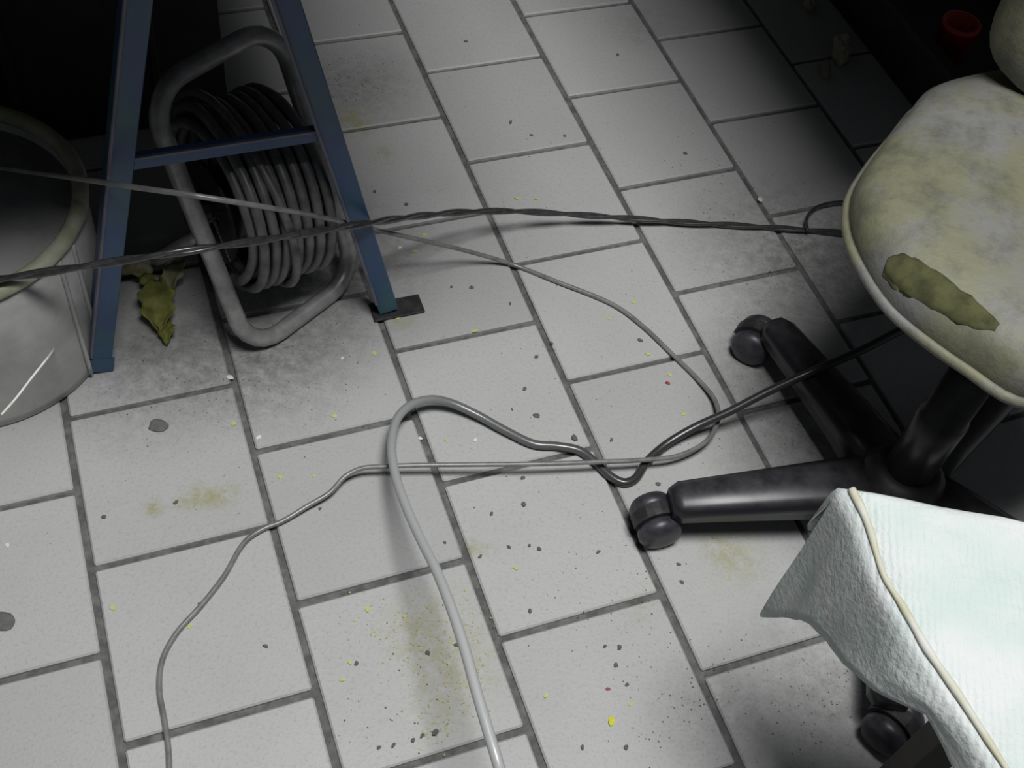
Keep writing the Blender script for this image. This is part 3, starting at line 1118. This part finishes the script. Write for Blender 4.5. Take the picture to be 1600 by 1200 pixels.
scatter('white_scrap', [(657, 685, 7), (405, 684, 9), (1188, 312, 9), (535, 560, 6), (12, 852, 7), (743, 688, 7), (625, 387, 6)], 'flat', M_WHITEBIT, 'small white scrap lying on the grey tiles', 'scrap', 'white scraps on the floor', 0.6)
scatter('dark_crumb', [(737, 450, 9), (705, 449, 6), (797, 475, 6), (862, 537, 7), (838, 558, 8), (820, 608, 9), (838, 650, 11), (955, 688, 8), (817, 747, 9), (818, 789, 11), (768, 803, 7),
                       (415, 1010, 9), (557, 1037, 9), (668, 1020, 10), (713, 1008, 8), (615, 1165, 9), (592, 1168, 8), (645, 1157, 9), (680, 1145, 12), (660, 1150, 9), (968, 1012, 10), (962, 1040, 10), (828, 955, 8),
                       (935, 863, 8), (842, 858, 9), (827, 853, 7), (795, 855, 7), (1060, 882, 8), (1028, 757, 10), (695, 848, 7), (1000, 532, 9), (798, 192, 8), (830, 212, 7), (882, 213, 7), (728, 65, 6), (910, 1168, 9), (978, 1168, 10),
                       (1070, 240, 8), (965, 86, 6), (800, 640, 5), (500, 795, 7), (163, 808, 9), (275, 785, 8), (312, 945, 8), (945, 1010, 7), (980, 1070, 8), (1065, 910, 8), (750, 870, 8), (635, 320, 8), (585, 300, 7)],
        'lump', M_CRUMB, 'small dark crumb of dirt lying on the grey tiles', 'crumb', 'dark crumbs on the floor', 0.7)


def blob(name, px, py, rx, mat, label):
    bm = bmesh.new()
    p = U(px, py)
    n = 20
    rings = []
    for s, z in ((1.0, 0.0002), (0.93, 0.0012), (0.6, 0.0020), (0.2, 0.0022)):
        rings.append([bm.verts.new(p + Vector((math.cos(a) * rx * s * (1 + .12 * math.sin(3 * a + px) + .07 * math.sin(5 * a)), math.sin(a) * rx * s * (.9 + .1 * math.cos(2 * a)), z))) for a in [2 * math.pi * k / n for k in range(n)]])
    for A, B in zip(rings, rings[1:]):
        for k in range(n):
            bm.faces.new((A[k], A[(k + 1) % n], B[(k + 1) % n], B[k]))
    bm.faces.new(rings[0][::-1])
    bm.faces.new(rings[-1])
    tag(obj(name, bm, mat, None, True), label, 'gum', 'trodden gum spots')


blob('gum_spot', 247, 665, 0.0125, M_GUM, 'round dark trodden gum spot on the tile before the blue trestle foot')
blob('gum_spot', 3, 971, 0.015, M_GUM, 'dark trodden gum spot on a tile well clear of the tub')


def grit(name, spots, mat, label, cat, n_each, sizes):
    bm = bmesh.new()
    r = random.Random(len(name))
    for (px, py, spread, n) in spots:
        for _ in range(n):
            x, y = px + r.gauss(0, spread), py + r.gauss(0, spread)
            p = U(x, y)
            s = r.uniform(*sizes)
            a = r.uniform(0, 3.14)
            M = Matrix.Translation(p + Vector((0, 0, s * .25))) @ Matrix.Rotation(a, 4, 'Z') @ Matrix.Diagonal((s, s * r.uniform(.4, .9), s * .4, 1))
            bmesh.ops.create_cone(bm, cap_ends=True, segments=5, radius1=1, radius2=.5, depth=1, matrix=M)
    tag(obj(name, bm, mat), label, cat, kind='stuff')


grit('pollen_crumbs', [(700, 990, 40, 90), (640, 975, 35, 50), (720, 1055, 30, 60), (690, 1110, 25, 40), (560, 190, 18, 40), (600, 240, 25, 25), (1150, 870, 25, 30), (560, 960, 20, 16), (680, 1150, 16, 20)], M_PALEYELLOW, 'fine yellow plant crumbs scattered over the tiles', 'crumbs', 0, (.0007, .0018))
grit('grit', [(1060, 1080, 60, 130), (1290, 1080, 50, 120), (960, 900, 70, 70), (1200, 700, 60, 90), (850, 620, 90, 50), (1180, 420, 70, 110), (430, 570, 70, 150), (560, 130, 35, 80), (520, 430, 60, 100), (1130, 240, 50, 70), (300, 580, 60, 60), (620, 1090, 60, 40), (250, 700, 110, 40), (870, 250, 90, 40)], M_CRUMB, 'fine dark grit scattered over the tiles', 'grit', 0, (.0005, .0014))

# ------------------------------------------------------------------ odds and ends by the black crate
def crumple(name, px, py, z, size, mat, label, cat, seed, squash=(1, 1, 1)):
    bm = bmesh.new()
    bmesh.ops.create_icosphere(bm, subdivisions=3, radius=1)
    p = U(px, py, z)
    for v in bm.verts:
        n = 1 + 0.35 * mnoise.noise(v.co * 1.6 + Vector((seed, 0, 0))) + 0.18 * mnoise.noise(v.co * 4 + Vector((0, seed, 0)))
        v.co = Vector((v.co.x * squash[0], v.co.y * squash[1], v.co.z * squash[2])) * (n * size)
    zm = min(v.co.z for v in bm.verts)
    for v in bm.verts:
        v.co += Vector((p.x, p.y, z - zm))
    return tag(obj(name, bm, mat, None, False), label, cat)


M_PAPER = simple('dull_paper', (0.34, 0.33, 0.27), (0.22, 0.22, 0.13), 0.8, 30)
crumple('crumpled_paper', 1308, 95, 0.0, 0.030, M_PAPER, 'crumpled dull paper on the floor beside the black crate', 'paper', 3, (.6, 1.0, .8))
crumple('paper_scrap', 1288, 115, 0.0, 0.020, M_PAPER, 'thin twisted paper scrap before the crumpled paper', 'paper', 8, (.4, 1.2, .4))
crumple('paper_wad', 1262, 14, 0.0, 0.018, M_PAPER, 'small paper wad on the floor beyond the crumpled paper', 'paper', 5, (.6, 1.0, .7))
# red cup
rp_ = U(1496, 50, 0.115)
bm = bmesh.new()
lathe(bm, [(0.020, 0.0), (0.027, 0.004), (0.031, 0.115), (0.034, 0.117), (0.034, 0.125), (0.029, 0.125), (0.025, 0.01), (0.004, 0.008)], 24, Matrix.Translation((rp_.x, rp_.y, 0.0105)))
tag(obj('red_cup', bm, M_REDPLASTIC, None, True), 'red plastic cup standing in the black crate', 'cup')
